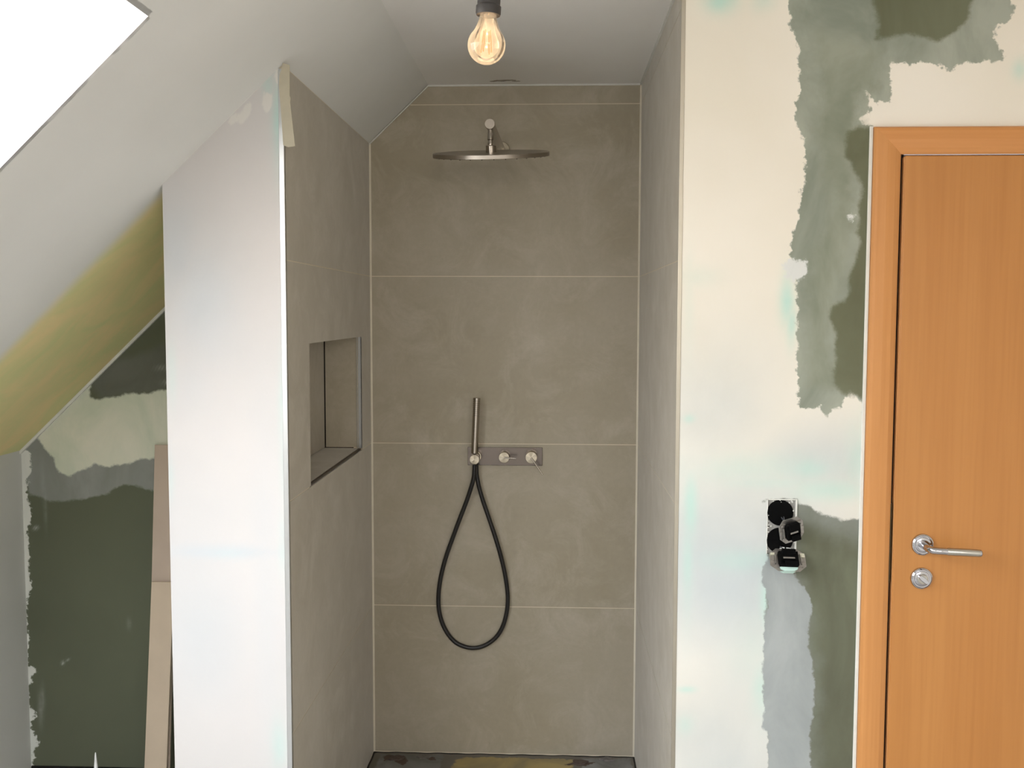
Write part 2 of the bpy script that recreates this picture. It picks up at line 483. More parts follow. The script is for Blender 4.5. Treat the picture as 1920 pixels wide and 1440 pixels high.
# left wall with niche (tile face at x = XL)
NY0, NY1, NZ0, NZ1, ND = -.924, -.187, Z1+.006, 1.495, .128
m = MB(); fn = lambda a, b, t: (t, a, b)
def slabs(m, x_face, sgn, top, niche):
    for i, (a, b) in enumerate(rows(top)):
        if a >= top-.01: continue
        b = min(b, top)
        if niche and i == 2:
            poly = [(YF+.010, a), (NY0, a), (NY0, NZ1), (NY1, NZ1), (NY1, a), (-.002, a), (-.002, b), (YF+.010, b)]
        else: poly = [(YF+.010, a), (-.002, a), (-.002, b), (YF+.010, b)]
        m.prism(poly, fn, x_face, x_face-sgn*.006, 0)
slabs(m, XL, 1, zL-.003, True)
bed = [(YF+.004, ZFS-.05), (0.01, ZFS-.05), (.01, zL+.01), (YF+.004, zL+.01)]
x0, x1 = XL-TT+.0022, XL-.03
# bed built around the niche opening
for (ya, yb, za, zb) in ((YF+.004, NY0-.009, ZFS-.05, zL+.01), (NY1+.009, .01, ZFS-.05, zL+.01), (NY0-.009, NY1+.009, ZFS-.05, NZ0-.009), (NY0-.009, NY1+.009, NZ1+.009, zL+.01)):
    m.box(x1, x0, ya, yb, za, zb, 1)
wl = m.build('wall_shower_left', [M['tile'], M['grout']], **S)
n = MB()   # niche lining: back, two sides, shelf, head – separate slabs with open joints
n.box(XL-ND-.01, XL-ND, NY0-.006, NY1-.003, NZ0+.002, NZ1+.004)
n.box(XL-ND-.01, XL-.006, NY0-.008, NY0-.0005, NZ0-.008, NZ1+.006)
n.box(XL-ND+.0035, XL-.0062, NY1, NY1+.008, NZ0+.003, NZ1+.006)
n.box(XL-ND-.01, XL-.012, NY0-.0004, NY1, NZ0-.008, NZ0)
n.box(XL-ND-.01, XL-.006, NY0-.004, NY1+.004, NZ1, NZ1+.008)
n.build('niche_lining', M['tile'], wl)
MB().box(XL-ND-.03, XL-ND-.012, NY0-.02, NY1+.02, NZ0-.02, NZ1+.02).box(XL-ND-.012, XL-.03, NY1+.0085, NY1+.012, NZ0-.02, NZ1+.02).build('niche_backing', M['dark'], wl)
k = MB().box(XL-.0105, XL+.0012, NY1-.0015, NY1+.0006, NZ0+.001, NZ1)
k.box(XL-.0008, XL+.0014, NY1-.0015, NY1+.006, NZ0+.001, NZ1).box(XL-.0150, XL-.0138, NY1-.004, NY1, NZ0+.001, NZ1)
k.build('niche_edge_trim', M['alu'], wl, label='satin aluminium strip on the far edge of the niche')
MB().box(XL-.011, XL-.003, NY0, NY1, NZ0-.006, NZ0-.001).build('niche_sill_edge', M['brownstrip'], wl)
# right wall (tile face at x = XR)
m = MB(); slabs(m, XR, -1, ZC-.003, False)
m.prism([(YF+.004, ZFS-.05), (.01, ZFS-.05), (.01, ZC+.01), (YF+.004, ZC+.01)], fn, XR+TT-.0022, XR+.03, 1)
m.build('wall_shower_right', [M['tile'], M['grout']], **S)

# ---- silicone and acrylic joints
tr = [0]
def trim(mb, mat, **k):
    tr[0] += 1; return mb.build('trim_%d' % tr[0], mat, kind='structure', **k)
c = .0068
trim(MB().prism([(XL-.001, .001), (XL+c, .001), (XL-.001, -c)], lambda a, b, t: (a, b, t), ZFS+.002, zL), M['caulk'])
trim(MB().prism([(XR+.001, .001), (XR-c, .001), (XR+.001, -c)], lambda a, b, t: (a, b, t), ZFS+.002, ZC), M['caulk'])
trim(MB().box(XRG, XR, -.006, .001, ZC-.006, ZC-.0005), M['white_caulk'])
trim(MB().box(XR-.006, XR+.001, YF, 0, ZC-.006, ZC-.0005), M['white_caulk'])
q = [(XRG, -.007, ZC-.004), (XL, -.007, zL-.004), (XL, .0, zL-.004), (XRG, .0, ZC-.004)]
trim(MB().add([(x, y, z-.004) for x, y, z in q]+q, [(0, 1, 2, 3), (7, 6, 5, 4), (0, 4, 5, 1), (1, 5, 6, 2), (2, 6, 7, 3), (3, 7, 4, 0)]), M['white_caulk'])
# bead between roof slope and recess wall
xa, xb = XK, XPL
q = [(xa, YG-.012, ZS(xa)-.001), (xb, YG-.012, ZS(xb)-.001), (xb, YG+.0, ZS(xb)-.001), (xa, YG+.0, ZS(xa)-.001)]
trim(MB().add([(x, y, z-.012) for x, y, z in q]+q, [(0, 1, 2, 3), (7, 6, 5, 4), (0, 4, 5, 1), (1, 5, 6, 2), (2, 6, 7, 3), (3, 7, 4, 0)]), M['white_caulk'])
# aluminium tile edge profiles on both front corners of the shower
zt = ZS(XL-.012)
e = MB().box(XL-.0115, XL+.0006, YF-.0015, YF+.001, .0, zt).box(XL-.004, XL+.0012, YF-.001, YF+.0105, .0, zt)
trim(e, M['alu'], bevel=.0008)
e = MB().box(XR-.0050, XR+.0050, YF-.0015, YF+.001, .0, ZC-.001).box(XR-.0014, XR+.004, YF-.001, YF+.0105, .0, ZC-.001)
trim(e, M['alu2'], bevel=.0008)

# ---- left pier: skimmed front and its return into the recess
WP = lambda u, v: tuple(onY(u, v, YF)[[0, 2]])
pg = lambda L: [WP(*q) for q in L]
frontfn = lambda P: np.stack([P[:, 0], np.full(len(P), YF), P[:, 1]], 1)
def pierfn(P):
    z = P[:, 1]*(ZS(P[:, 0])+.003)          # rows follow the roof slope
    return np.stack([P[:, 0], np.full(len(P), YF), z], 1)
def on_pier(f):                              # attributes are evaluated at the true x, z
    return lambda P: f(np.stack([P[:, 0], P[:, 1]*(ZS(P[:, 0])+.003)], 1))
wb = lambda L: [(*WP(u, v), a/760, b/760, s) for u, v, a, b, s in L]
pier = grid('wall_pier', [XPL, XL-.0105], [0, 1], pierfn, M['pier'], cell=.006, attrs={
    't_cool': on_pier(blobs(wb([(425, 1036, 60, 10, .9), (380, 560, 70, 110, .7), (330, 480, 50, 120, .6), (420, 1035, 110, 14, .9), (380, 1200, 90, 150, .35), (500, 1150, 30, 400, .3), (360, 720, 40, 60, .3)]))),
    't_mint': on_pier(blobs(wb([(522, 230, 12, 90, 1.), (503, 160, 12, 22, .9), (532, 800, 10, 130, .7), (530, 1020, 9, 60, .6), (524, 1400, 16, 60, .7), (322, 700, 9, 60, .5), (425, 1038, 30, 8, .25), (320, 900, 7, 40, .5)]))),
    's_edge': on_pier(polyf([pg([(424, 226), (440, 212), (452, 214), (458, 198), (470, 190), (474, 200), (464, 222), (452, 234), (444, 226), (434, 236)]), pg([(494, 172), (512, 178), (508, 206), (498, 212), (490, 196)]), pg([(520, 118), (540, 118), (534, 140), (536, 165), (524, 168), (514, 145)])]))})
# recalc: rows are evenly split in height
MB().box(XPL-.0005, XPL+.012, YF+.0005, YG+.02, 0, ZS(XPL)).build('pier_return', M['room'], pier)

# ---- right front wall around the door opening and the socket cut-out
CX0, CX1, CZT = .888, .952, 2.0205            # casing outer edge, inner edge, top
DX1 = 1.80                                     # far side of the door leaf
OX0, OX1, OZ0, OZ1 = .6569, .7283, .989, 1.1244
def keep_r(x, z):
    door = (x > CX0+.02) & (z < CZT-.02) & (x < DX1+.05)
    box_ = (x > OX0) & (x < OX1) & (z > OZ0) & (z < OZ1)
    return ~(door | box_)
P_grey = [(1477,-60),(1480,20),(1480,46),(1490,58),(1498,100),(1500,127),(1500,173),(1492,197),(1491,220),(1507,262),(1511,300),(1509,339),(1498,385),(1494,416),(1481,455),(1479,482),(1490,490),(1494,520),(1492,560),(1494,600),(1495,660),(1494,690),(1497,730),(1499,765),(1512,767),(1538,764),(1549,780),(1558,766),(1577,763),(1584,745),(1592,738),(1612,742),(1618,770),(1632,770),(1660,246),(1640,241),(1617,235),(1615,222),(1629,210),(1628,173),(1640,192),(1669,192),(1675,158),(1669,143),(1673,118),(1692,116),(1750,119),(1785,130),(1812,116),(1879,114),(1883,102),(1874,85),(1862,62),(1870,44),(1893,42),(1899,23),(1900,-60)]
P_b1 = [(1625,-60),(1640,20),(1648,50),(1642,72),(1665,72),(1700,66),(1760,73),(1800,60),(1822,35),(1826,-60)]
P_b2 = [(1648,243),(1612,240),(1588,245),(1583,262),(1588,293),(1608,320),(1615,347),(1618,370),(1606,420),(1615,451),(1600,497),(1595,515),(1590,556),(1557,584),(1562,615),(1565,650),(1563,690),(1570,725),(1583,734),(1612,741),(1640,745)]
P_mid = [(1530,60),(1620,85),(1655,92),(1645,165),(1612,178),(1604,240),(1600,420),(1560,600),(1565,720),(1520,720),(1515,560),(1530,470),(1560,380),(1530,260),(1540,180)]
P_low = [(1495,945),(1514,945),(1529,956),(1547,966),(1574,974),(1640,971),(1640,1500),(1440,1500),(1441,1369),(1432,1312),(1434,1192),(1437,1110),(1440,1042),(1440,940),(1429,941),(1434,934),(1495,936)]
P_dk = [(1500,985),(1560,1005),(1640,1010),(1640,1500),(1528,1500),(1530,1320),(1530,1275),(1522,1144),(1506,1099),(1495,1070)]
P_skim = [(1439,1042),(1429,1074),(1429,1095),(1437,1110),(1439,1136),(1435,1162),(1432,1192),(1432,1312),(1430,1365),(1441,1369),(1440,1500),(1530,1500),(1517,1399),(1519,1361),(1525,1320),(1527,1275),(1519,1230),(1514,1181),(1522,1144),(1517,1121),(1506,1099),(1487,1076),(1470,1068)]
P_w1 = [(1468,500),(1480,488),(1500,486),(1514,494),(1516,508),(1508,522),(1490,527),(1474,522)]
P_w2 = [(1588,402),(1596,398),(1603,405),(1598,414),(1590,412)]
P_tl = [(1290,-60),(1478,-60),(1500,120),(1340,60)]
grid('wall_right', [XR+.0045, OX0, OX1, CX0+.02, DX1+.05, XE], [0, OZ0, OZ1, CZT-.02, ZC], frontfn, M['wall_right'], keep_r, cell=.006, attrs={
    's_grey': polyf([pg(P_grey)]), 's_board': polyf([pg(P_b1), pg(P_b2)]), 's_mid': polyf([pg(P_mid)]),
    's_lower': polyf([pg(P_low)]), 's_dark': polyf([pg(P_dk)]), 's_skim': polyf([pg(P_skim)]), 's_white': polyf([pg(P_w1), pg(P_w2)]),
    't_cool': blobs(wb([(1380, 1080, 260, 260, 1.), (1370, 1360, 150, 240, 1.), (1560, 860, 160, 90, .9), (1350, 760, 150, 170, .6)])),  # t_cool blobs paint the warm-to-cool fall of light down the wall
    't_mint': blobs(wb([(1352, 2, 30, 24, .9), (1432, 5, 22, 18, .5), (1476, 560, 14, 48, 1.), (1484, 610, 10, 40, .8), (1478, 550, 10, 30, 1), (1308, 520, 40, 20, .3), (1292, 560, 10, 90, .3), (1295, 950, 12, 60, .9), (1290, 1040, 10, 120, .45),
        (1385, 1050, 60, 20, .5), (1560, 920, 70, 22, .8), (1440, 880, 190, 30, .35), (1610, 860, 25, 70, .6), (1520, 880, 40, 20, .6), (1430, 1290, 20, 70, .6), (1440, 1120, 14, 60, .8), (1435, 1050, 30, 20, .5), (1288, 1293, 16, 6, .9), (1284, 1360, 16, 20, .5),
        (1415, 1215, 50, 60, .3), (1450, 905, 100, 14, .4), (1912, 130, 14, 20, .7), (1350, 880, 80, 14, .25), (1292, 785, 10, 8, .8)]))})

# ---- recess behind the pier
WG = lambda u, v: tuple(onY(u, v, YG)[[0, 2]])
gg = lambda L: [WG(*q) for q in L]
def z8(L): return [(x/2.181, y/2.181+780) for x, y in L]
R_top = [(350,520),(317,575),(40,850),(150,742),(191,700),(240,712),(330,690)]
R_skg = [(40,845),(67,818),(150,780),(340,780),(340,915),(288,921),(243,908),(220,915),(183,931),(138,938),(92,941),(69,931),(55,925)]
R_band = [(173,715),(166,738),(170,747),(191,747),(229,741),(236,738),(251,737),(281,737),(296,732),(340,730),(340,852),(288,856),(248,867),(202,876),(179,869),(156,881),(133,892),(112,885),(99,858),(85,840),(77,832),(67,818)]
R_rag = z8([(62,148),(85,140),(112,142),(124,160),(126,235),(118,262),(108,262),(112,330),(130,400),(122,440),(104,480),(122,510),(121,560),(118,640),(129,690),(122,740),(108,770),(108,880),(121,905),(112,940),(116,1020),(130,1030),(152,1036),(130,1072),(118,1100),(120,1180),(150,1225),(122,1245),(128,1270),(140,1300),(157,1330),(156,1350),(128,1372),(150,1400),(130,1412),(140,1460),(80,1460)])
def recfn(P):
    z = P[:, 1]*(ZS(P[:, 0])+.002); return np.stack([P[:, 0], np.full(len(P), YG), z], 1)
def on_rec(f): return lambda P: f(np.stack([P[:, 0], P[:, 1]*(ZS(P[:, 0])+.002)], 1))
grid('wall_recess', [XK, XPL+.02], [0, 1], recfn, M['recess'], cell=.006, attrs={
    's_top': on_rec(polyf([gg([(330, 640), (320, 733), (190, 745), (172, 718), (215, 680)])])),
    's_skimg': on_rec(polyf([gg(R_skg)])), 's_band': on_rec(polyf([gg(R_band)])), 's_rag': on_rec(polyf([gg(R_rag)])),
    't_fleck': on_rec(blobs([(*WG(u, v), a/600, b/600, s) for u, v, a, b, s in [(118, 1243, 3, 3, 1.), (127, 1237, 4, 2, .6), (242, 1170, 4, 10, .25), (67, 990, 5, 3, 1.), (305, 690, 14, 3, .5), (311, 718, 9, 3, .5), (80, 900, 4, 40, .15), (85, 950, 3, 40, .2), (76, 1330, 5, 30, .3), (80, 1310, 4, 25, .3)]]))})
MB().box(XK-.03, XK, YB, YG+.03, -.05, ZS(XK)).build('wall_knee', M['knee'], **S)
trim(MB().box(XK+.003, -1.24, YG-.006, YG, 0, .034), M['black'])
# ---- rest of the room, out of the frame
MB().box(XE, XE+.05, YB, YF+.05, -.05, ZC).build('wall_side', M['room'], **S)
m = MB()
for a, b, cc_, d in ((XK-.05, WX0, -.05, 3.), (WX1, XE+.05, -.05, 3.), (WX0, WX1, -.05, WZ0), (WX0, WX1, WZ1, 3.)): m.box(a, b, YB-.05, YB, cc_, min(d, ZC+.02))
m.build('wall_rear', M['room'], **S)
t = thing('window_3', None, None, ((WX0+WX1)/2, YB-.02, WZ0), kind='structure')
m = MB(); hw = (WX1-WX0)/2; hh = WZ1-WZ0
for a, b, cc_, d in ((-hw, -hw+.06, 0, hh), (hw-.06, hw, 0, hh), (-hw, hw, 0, .06), (-hw, hw, hh-.06, hh), (-.03, .03, 0, hh)): m.box(a, b, -.03, .0, cc_, d)
m.build('window_frame', M['whiteplastic'], t)
MB().box(-hw, hw, -.02, -.012, .02, hh-.02).build('window_pane', M['pane'], t)

# ---- shower floor: rough screed with adhesive leftovers and a yellow primed patch
def sfl(P):
    rs = np.sin(P[:, 0]*61)*np.cos(P[:, 1]*47+P[:, 0]*20)*.0012+np.sin(P[:, 0]*23+1)*np.sin(P[:, 1]*31)*.0015
    return np.stack([P[:, 0], P[:, 1], ZFS+rs+.0], 1)
FP = lambda u, v: tuple(onZ(u, v, ZFS)[[0, 1]])
M['sfloor'] = layered('shower_floor_screed', ((104, 98, 88), (122, 116, 106)), [
    ('s_yellow', (176, 156, 104), (142, 130, 98), .006, .03, 30),
    ('s_grey', (142, 142, 138), (112, 110, 104), .004, .02, 40),
    ('s_brown', (80, 66, 56), (98, 82, 70), .003, .02, 50),
    ('s_gap', (20, 16, 12), (26, 20, 16), .002, .002, 60)], .8)
grid('floor_shower', [XL-.002, XR+.002], [YF-.002, .003], sfl, M['sfloor'], cell=.008, attrs={
    's_yellow': polyf([[(-.24, -.30), (.20, -.30), (.21, -.035), (.05, -.028), (-.10, -.030), (-.22, -.04)]]),
    's_grey': polyf([[(-.52, -1.1), (-.26, -1.1), (-.27, -.02), (-.50, -.02)], [(.22, -1.1), (.42, -1.1), (.42, -.015), (.24, -.02)]]),
    's_brown': polyf([[(-.44, -.075), (-.41, -.03), (-.39, -.075), (-.40, -.11)], [(-.36, -.03), (-.30, -.035), (-.29, -.06), (-.36, -.05)], [(.20, -.06), (.29, -.05), (.25, -.085), (.18, -.075)], [(-.49, -.05), (-.47, -.02), (-.45, -.03), (-.47, -.09)]]),
    's_gap': polyf([[(-.60, -.008), (.6, -.008), (.6, .05), (-.6, .05)], [(-.6, -1.2), (XL+.006, -1.2), (XL+.006, .1), (-.6, .1)], [(XR-.006, -1.2), (.6, -1.2), (.6, .1), (XR-.006, .1)]])})
random.seed(7)
for px, py, rr in ((-.435, -.055, .032), (-.335, -.042, .026), (.235, -.062, .030), (.335, -.030, .024)):
    m = MB(); k = 14; pol = [(px+rr*(1+.35*random.uniform(-1, 1))*math.cos(2*PI*i/k), py+rr*.7*(1+.4*random.uniform(-1, 1))*math.sin(2*PI*i/k)) for i in range(k)]
    m.prism([(a, min(b, -.012)) for a, b in pol], lambda a, b, t: (a, b, t), ZFS-.003, ZFS+.005)
    where = {-.435: 'near the left corner', -.335: 'beside the yellow patch, left', .235: 'right of the yellow patch', .335: 'near the right corner'}[px]
    m.build('mortar_crumb', plain('mortar', (124, 118, 112) if px in (-.335, .335) else (96, 82, 74), .9, vary=.3, scale=90), bevel=.002,
            label='dried mortar lump on the rough shower floor, '+where, category='mortar lump', group='dried mortar lumps on the shower floor')

# ---- door with casing
zt = CZT
cas = thing('door_1', None, None, (CX0, YF, 0), kind='structure')
def casing(u):   # profile: distance from the outer edge -> (u, projection)
    return u
prof = [(0, .0), (0, .012), (.004, .0165), (.010, .018), (.030, .0185), (.050, .0165), (.060, .0125), (.064, .010), (.064, -.02)]
m = MB(); n = len(prof)
vs = [(a, -b, 0) for a, b in prof]+[(a, -b, zt-a) for a, b in prof]
m.add(vs, [(i, i+1, n+i+1, n+i) for i in range(n-1)], 0)
m.build('side_casing', M['beech_f'], cas)
m = MB(); X2 = 2*(DX1-CX0)/2+.03
vs = [(a, -b, zt-a) for a, b in prof]+[(X2-a, -b, zt-a) for a, b in prof]
m.add(vs, [(i, i+1, n+i+1, n+i) for i in range(n-1)], 0)
m.build('head_casing', M['beech_x'], cas)
m = MB(); vs = [(X2-a, -b, 0) for a, b in prof]+[(X2-a, -b, zt-a) for a, b in prof]
m.add(vs, [(i, i+1, n+i+1, n+i) for i in range(n-1)], 0); m.build('side_casing', M['beech_f'], cas)
# dark rebate between casing and leaf
m = MB().box(.0635, .075, .004, .035, 0, zt-.06).box(.0635, X2-.0635, .004, .035, zt-.064, zt-.055)
m.build('rebate_seal', M['dark'], cas)
lx0 = .0725
leaf = MB().box(lx0, X2-.07, -.014, .02, .006, zt-.0675).build('door_leaf', M['beech'], cas, bevel=.0035, bseg=3)
MB().box(lx0-.0012, lx0+.0004, -.0105, .018, .010, zt-.071).build('edge_band', M['beech_e'], leaf, label='paler beech edge band of the door')
z0_ = onY(1662, 1090, YF)[2]; z1_ = onY(1662, 943, YF)[2]
MB().box(.0615, .0665, -.0105, .004, z0_, z1_).build('strike_plate', plain('dark_brass', (74, 60, 40), .4, .8), cas)
# handle
Ry = Matrix.Rotation(PI/2, 3, 'X')        # local z -> -y (towards the room)
hx, hz, lz = 1.0286-CX0, 1.0199, .9368
yf = -.014
def rosette(parent, z, name):
    m = MB().lathe([(.0265, 0), (.0265, .003), (.0255, .006), (.0225, .0082), (.0215, .0072), (.0195, .0072), (.0185, .009), (.0145, .0105), (.013, .0105)], 48, (hx, yf, z), R=Ry)
    return m.build(name, M['chrome'], parent)
hr = rosette(leaf, hz, 'handle_rosette')
neck = [(hx, yf-.008, hz), (hx, yf-.03, hz-.001), (hx+.002, yf-.043, hz-.002), (hx+.008, yf-.051, hz-.003), (hx+.018, yf-.054, hz-.0035), (hx+.040, yf-.054, hz-.0045)]
MB().tube(neck, [.0085, .0082, .0085, .0088, .0088, .0086], 20).build('handle_neck', M['chrome'], hr)
MB().tube([(hx+.038, yf-.054, hz-.0045), (hx+.040, yf-.054, hz-.0045), (hx+.114, yf-.054, hz-.0075), (hx+.1145, yf-.054, hz-.0075)], [.0083, .0092, .0092, .0083], 24).build('handle_grip', M['satin'], hr)
MB().tube([(hx+.114, yf-.054, hz-.0075), (hx+.118, yf-.054, hz-.0077), (hx+.121, yf-.054, hz-.0078)], [.0088, .0086, .0055], 24).build('handle_end_cap', M['chrome'], hr)
lr = rosette(leaf, lz, 'lock_rosette')
Rt = Ry @ Matrix.Rotation(math.radians(-40), 3, 'Z')
m = MB(); prf = [(-.014, 0), (-.013, .004), (-.006, .0055), (.006, .0055), (.013, .004), (.014, 0), (.013, -.004), (.006, -.0055), (-.006, -.0055), (-.013, -.004)]
m.prism(prf, lambda a, b, t: Vector((hx, yf, lz))+Rt @ Vector((a, b, t)), .010, .021)
m.build('thumb_turn', M['chrome'], lr, bevel=.0015)
MB().lathe([(.0125, .0095), (.0125, .0125), (.0105, .0140), (.0, .0142)], 32, (hx, yf, lz), R=Ry).build('turn_collar', M['satin'], lr)
# white strip left of the casing, and above it
trim(MB().box(CX0-.0085, CX0-.0003, YF-.004, YF+.001, 0, CZT+.003), M['white_caulk'], bevel=.001)

# ================================================================== THINGS
# ---- light bulb on its lamp holder and cord
bc = onY(926, 65, -2.04)
axis = Matrix.Rotation(math.radians(3.2), 3, 'Y')       # hangs slightly askew
base = Vector(onY(915.5, 25, -2.04))
ph = thing('pendant_lamp_holder', 'dark grey plastic lamp holder hanging on its cord from the ceiling', 'lamp holder', tuple(base))
prof = [(.0, -.002), (.0125, -.002), (.0185, -.003), (.0195, .0), (.0195, .010), (.0178, .012), (.0182, .055), (.012, .062), (.004, .066), (.0, .066)]
MB().lathe(prof, 36, R=axis).build('socket_shell', M['socket'], ph)
top = axis @ Vector((0, 0, .066)); zc_ = ZC-base.z
MB().tube([top, top+Vector((0, 0, .05)), (top.x*.8, 0, zc_*.6), (top.x*.8, 0, zc_-.015)], .0032, 10).build('cord', M['black'], ph)
MB().lathe([(.0, 0), (.045, 0), (.05, -.004), (.05, -.014), (.035, -.022), (.008, -.026), (.0, -.026)], 36, (top.x*.8, 0, zc_)).build('ceiling_rose', M['socket'], ph)
bulb = thing('light_bulb', 'lit amber tinted filament bulb screwed into the dark hanging lamp holder', 'light bulb', tuple(base))
ax = lambda r, z: (r, z)
R_, Hc = .0295, -.0485
pr_ = [(.0125, .001), (.0132, -.006), (.0155, -.014), (.0195, -.024)]
for a in np.linspace(48, -90, 22):
    pr_.append((max(R_*math.cos(math.radians(a)), 0), Hc+R_*math.sin(math.radians(a))))
pr_ = [q for i, q in enumerate(pr_)]
pr_ = [(.0125, .001), (.0130, -.005), (.0142, -.011), (.0166, -.018), (.0200, -.026)]+[(max(R_*math.cos(math.radians(a)), 0), Hc+R_*math.sin(math.radians(a))) for a in np.linspace(33, -90, 20)]
MB().lathe(pr_, 48, R=axis).build('glass_envelope', M['bulb'], bulb)
MB().lathe([(0, .0), (.009, 0), (.008, -.008), (.0035, -.020), (.003, -.050), (.0, -.051)], 16, R=axis).build('glass_stem', M['pane'], bulb)
for k in range(4):
    a = PI/4+k*PI/2+.35; p0 = Vector((.0095*math.cos(a), .0095*math.sin(a), -.060)); p1 = Vector((.0055*math.cos(a), .0055*math.sin(a), -.026))
    MB().tube([axis @ p0, axis @ p1], .0011, 8).build('filament', M['filament'], bulb)
L = bpy.data.lights.new('bulb_glow', 'POINT'); L.energy = .40; L.color = (1, .80, .58); L.shadow_soft_size = 0
lo = bpy.data.objects.new('bulb_glow', L); COL.objects.link(lo); lo.location = base+(axis @ Vector((0, 0, -.046)))

# ---- rain shower head on its wall arm
fx, _, fz = onY(940, 282, 0)
sh = thing('rain_shower_head', 'large flat round brushed steel rain shower head on its wall arm', 'shower head', (fx, 0, fz))
MB().lathe([(.0, 0), (.030, 0), (.030, .008), (.0285, .010), (.0, .010)], 40, (0, 0, 0), R=Ry).build('wall_flange', M['steel_r'], sh)
ae = Vector(onY(918.5, 233, -.5))-Vector((fx, 0, fz))
MB().tube([(0, -.008, 0), ae+Vector((0, .004, 0))], .0145, 28).build('arm', M['steel'], sh)
MB().lathe([(.0, .006), (.0150, .006), (.0158, .004), (.0158, -.006)], 32, tuple(ae+Vector((0, -.0, 0))), R=Ry).build('arm_cap', M['steel'], sh)
jc = ae+Vector((0.001, .016, -.014))
hc_ = Vector(onY(921, 289.5, -.484))-Vector((fx, 0, fz))
j = MB().lathe([(.0085, .0), (.0085, -.012), (.0095, -.014), (.0095, -.030), (.0075, -.032), (.0075, -.036), (.009, -.042), (.0075, -.048)], 28, tuple(jc))
j.build('swivel_joint', M['steel'], sh)
tilt = Matrix.Rotation(math.radians(11.2), 3, 'X') @ Matrix.Rotation(math.radians(-.9), 3, 'Y')
MB().lathe([(.016, .002), (.016, .026), (.014, .028), (.0, .028)], 32, tuple(hc_), R=tilt).build('neck_nut', M['steel'], sh)
hp = MB().lathe([(.0, .0065), (.178, .0065), (.1795, .005), (.1795, -.006), (.1785, -.007), (.0, -.007)], 96, tuple((0, 0, 0)), smooth=True, R=None).build('head_disc', M['rim_r'], sh)
hp.location = hc_; hp.rotation_euler = tilt.to_euler()
nz = MB()
for rr, cnt in ((.168, 30), (.14, 26), (.112, 20), (.084, 14), (.056, 10), (.028, 5)):
    for i in range(cnt):
        a = 2*PI*i/cnt; nz.lathe([(.0022, -.006), (.0015, -.0092), (0, -.0094)], 8, (rr*math.cos(a), rr*math.sin(a), 0))
nz.build('nozzles', M['black'], hp, kind='stuff')

# ---- concealed mixer plate with valves
px0, pz1 = onY(877, 838, 0)[[0, 2]]; px1, pz0 = onY(1017, 873, 0)[[0, 2]]
pcx, pcz = (px0+px1)/2, (pz0+pz1)/2
mx = thing('shower_mixer', 'steel shower mixer plate with two round valves on the beige tiles', 'shower mixer', (pcx, 0, pcz))
hw_, hh_ = (px1-px0)/2, (pz1-pz0)/2
MB().box(-hw_, hw_, -.004, 0, -hh_, hh_).build('cover_plate', M['plate'], mx, bevel=.001)
def knob(u, v, r, depth, name, mat=M['steel_r']):
    q = onY(u, v, -depth); c = Vector((q[0]-pcx, -.004, q[2]-pcz))
    o = MB().lathe([(r, 0), (r, depth-.0055), (r-.001, depth-.004), (r*.5, depth-.0037), (.0006, depth-.0036)], 64).build(name, mat, mx)
    o.location = c; o.rotation_euler = (PI/2, 0, 0)
    return o, c
k1, c1 = knob(945, 858, .0195, .045, 'valve_knob'); k2, c2 = knob(996, 858, .0210, .050, 'valve_knob')
def lever(k, dx, dz, ln, depth):
    d = Vector((dx, dz, 0)).normalized()          # knob local axes: x right, y up, z to the room
    MB().tube([d*.002+Vector((0, 0, depth)), d*ln+Vector((0, 0, depth+.004))], .0026, 12).build('lever', M['steel'], k)
lever(k1, 1, -.05, .044, .045); lever(k2, .56, -.82, .074, .050)
# outlet elbow with hand-shower bracket
ow, oc = knob(893, 856, .0185, .022, 'outlet_rosette')
q = onY(890, 861, -.065); hcx, hcz = q[0], q[2]
MB().tube([(oc.x, -.02, oc.z), (hcx-pcx, -.05, hcz-pcz)], .011, 20).build('outlet_elbow', M['steel'], mx)
o = MB().lathe([(.0, 0), (.0165, 0), (.0175, .001), (.0175, .029), (.0165, .030), (.0006, .0303)], 64).build('bracket_disc', M['steel_r'], mx)
o.location = (hcx-pcx, -.046, hcz-pcz); o.rotation_euler = (PI/2, 0, 0)

# ---- hand shower with hose
ptop = Vector(onY(894, 746, -.062)); pbot = Vector(onY(889.5, 852, -.062))
hs = thing('hand_shower', 'slim stick hand shower of brushed steel with its black looped hose', 'hand shower', tuple(pbot))
d = ptop-pbot; ln = d.length; Rr = d.to_track_quat('Z', 'Y').to_matrix(); rad = .0125
MB().lathe([(.0095, .003), (rad, .005), (rad, ln*.66), (rad, ln*.665)], 32, R=Rr).build('wand_body', M['steel'], hs)
pf = [(rad-.0010, ln*.66)]; z = ln*.665
while z < ln*.94:
    pf += [(rad+.0002, z), (rad+.0002, z+.0042), (rad-.0014, z+.0048), (rad-.0014, z+.0068)]; z += .0074
pf += [(rad+.0004, z), (rad+.0004, ln-.001), (rad-.0008, ln), (0, ln)]
MB().lathe(pf, 32, R=Rr, smooth=False).build('ribbed_spray_end', M['steel'], hs)
hpts = [(889.8, 871.5, -.061), (889.5, 881, -.060), (888, 897, -.056), (883, 915, -.050), (874, 942, -.042), (862, 973, -.034), (849, 1008, -.027), (836, 1045, -.022), (827, 1080, -.018), (822.5, 1112, -.016), (823, 1142, -.015), (830, 1170, -.015), (843, 1193, -.015), (860, 1208, -.015), (884, 1215, -.015), (907, 1211, -.015), (928, 1197, -.015), (942, 1176, -.015), (950, 1148, -.016), (952, 1118, -.017), (948, 1083, -.020), (940, 1046, -.024), (929, 1008, -.028), (917, 972, -.030), (906, 940, -.031), (898, 912, -.032), (894, 890, -.032), (893, 872, -.032)]
ctrl = [Vector(onY(*q))-pbot for q in hpts]
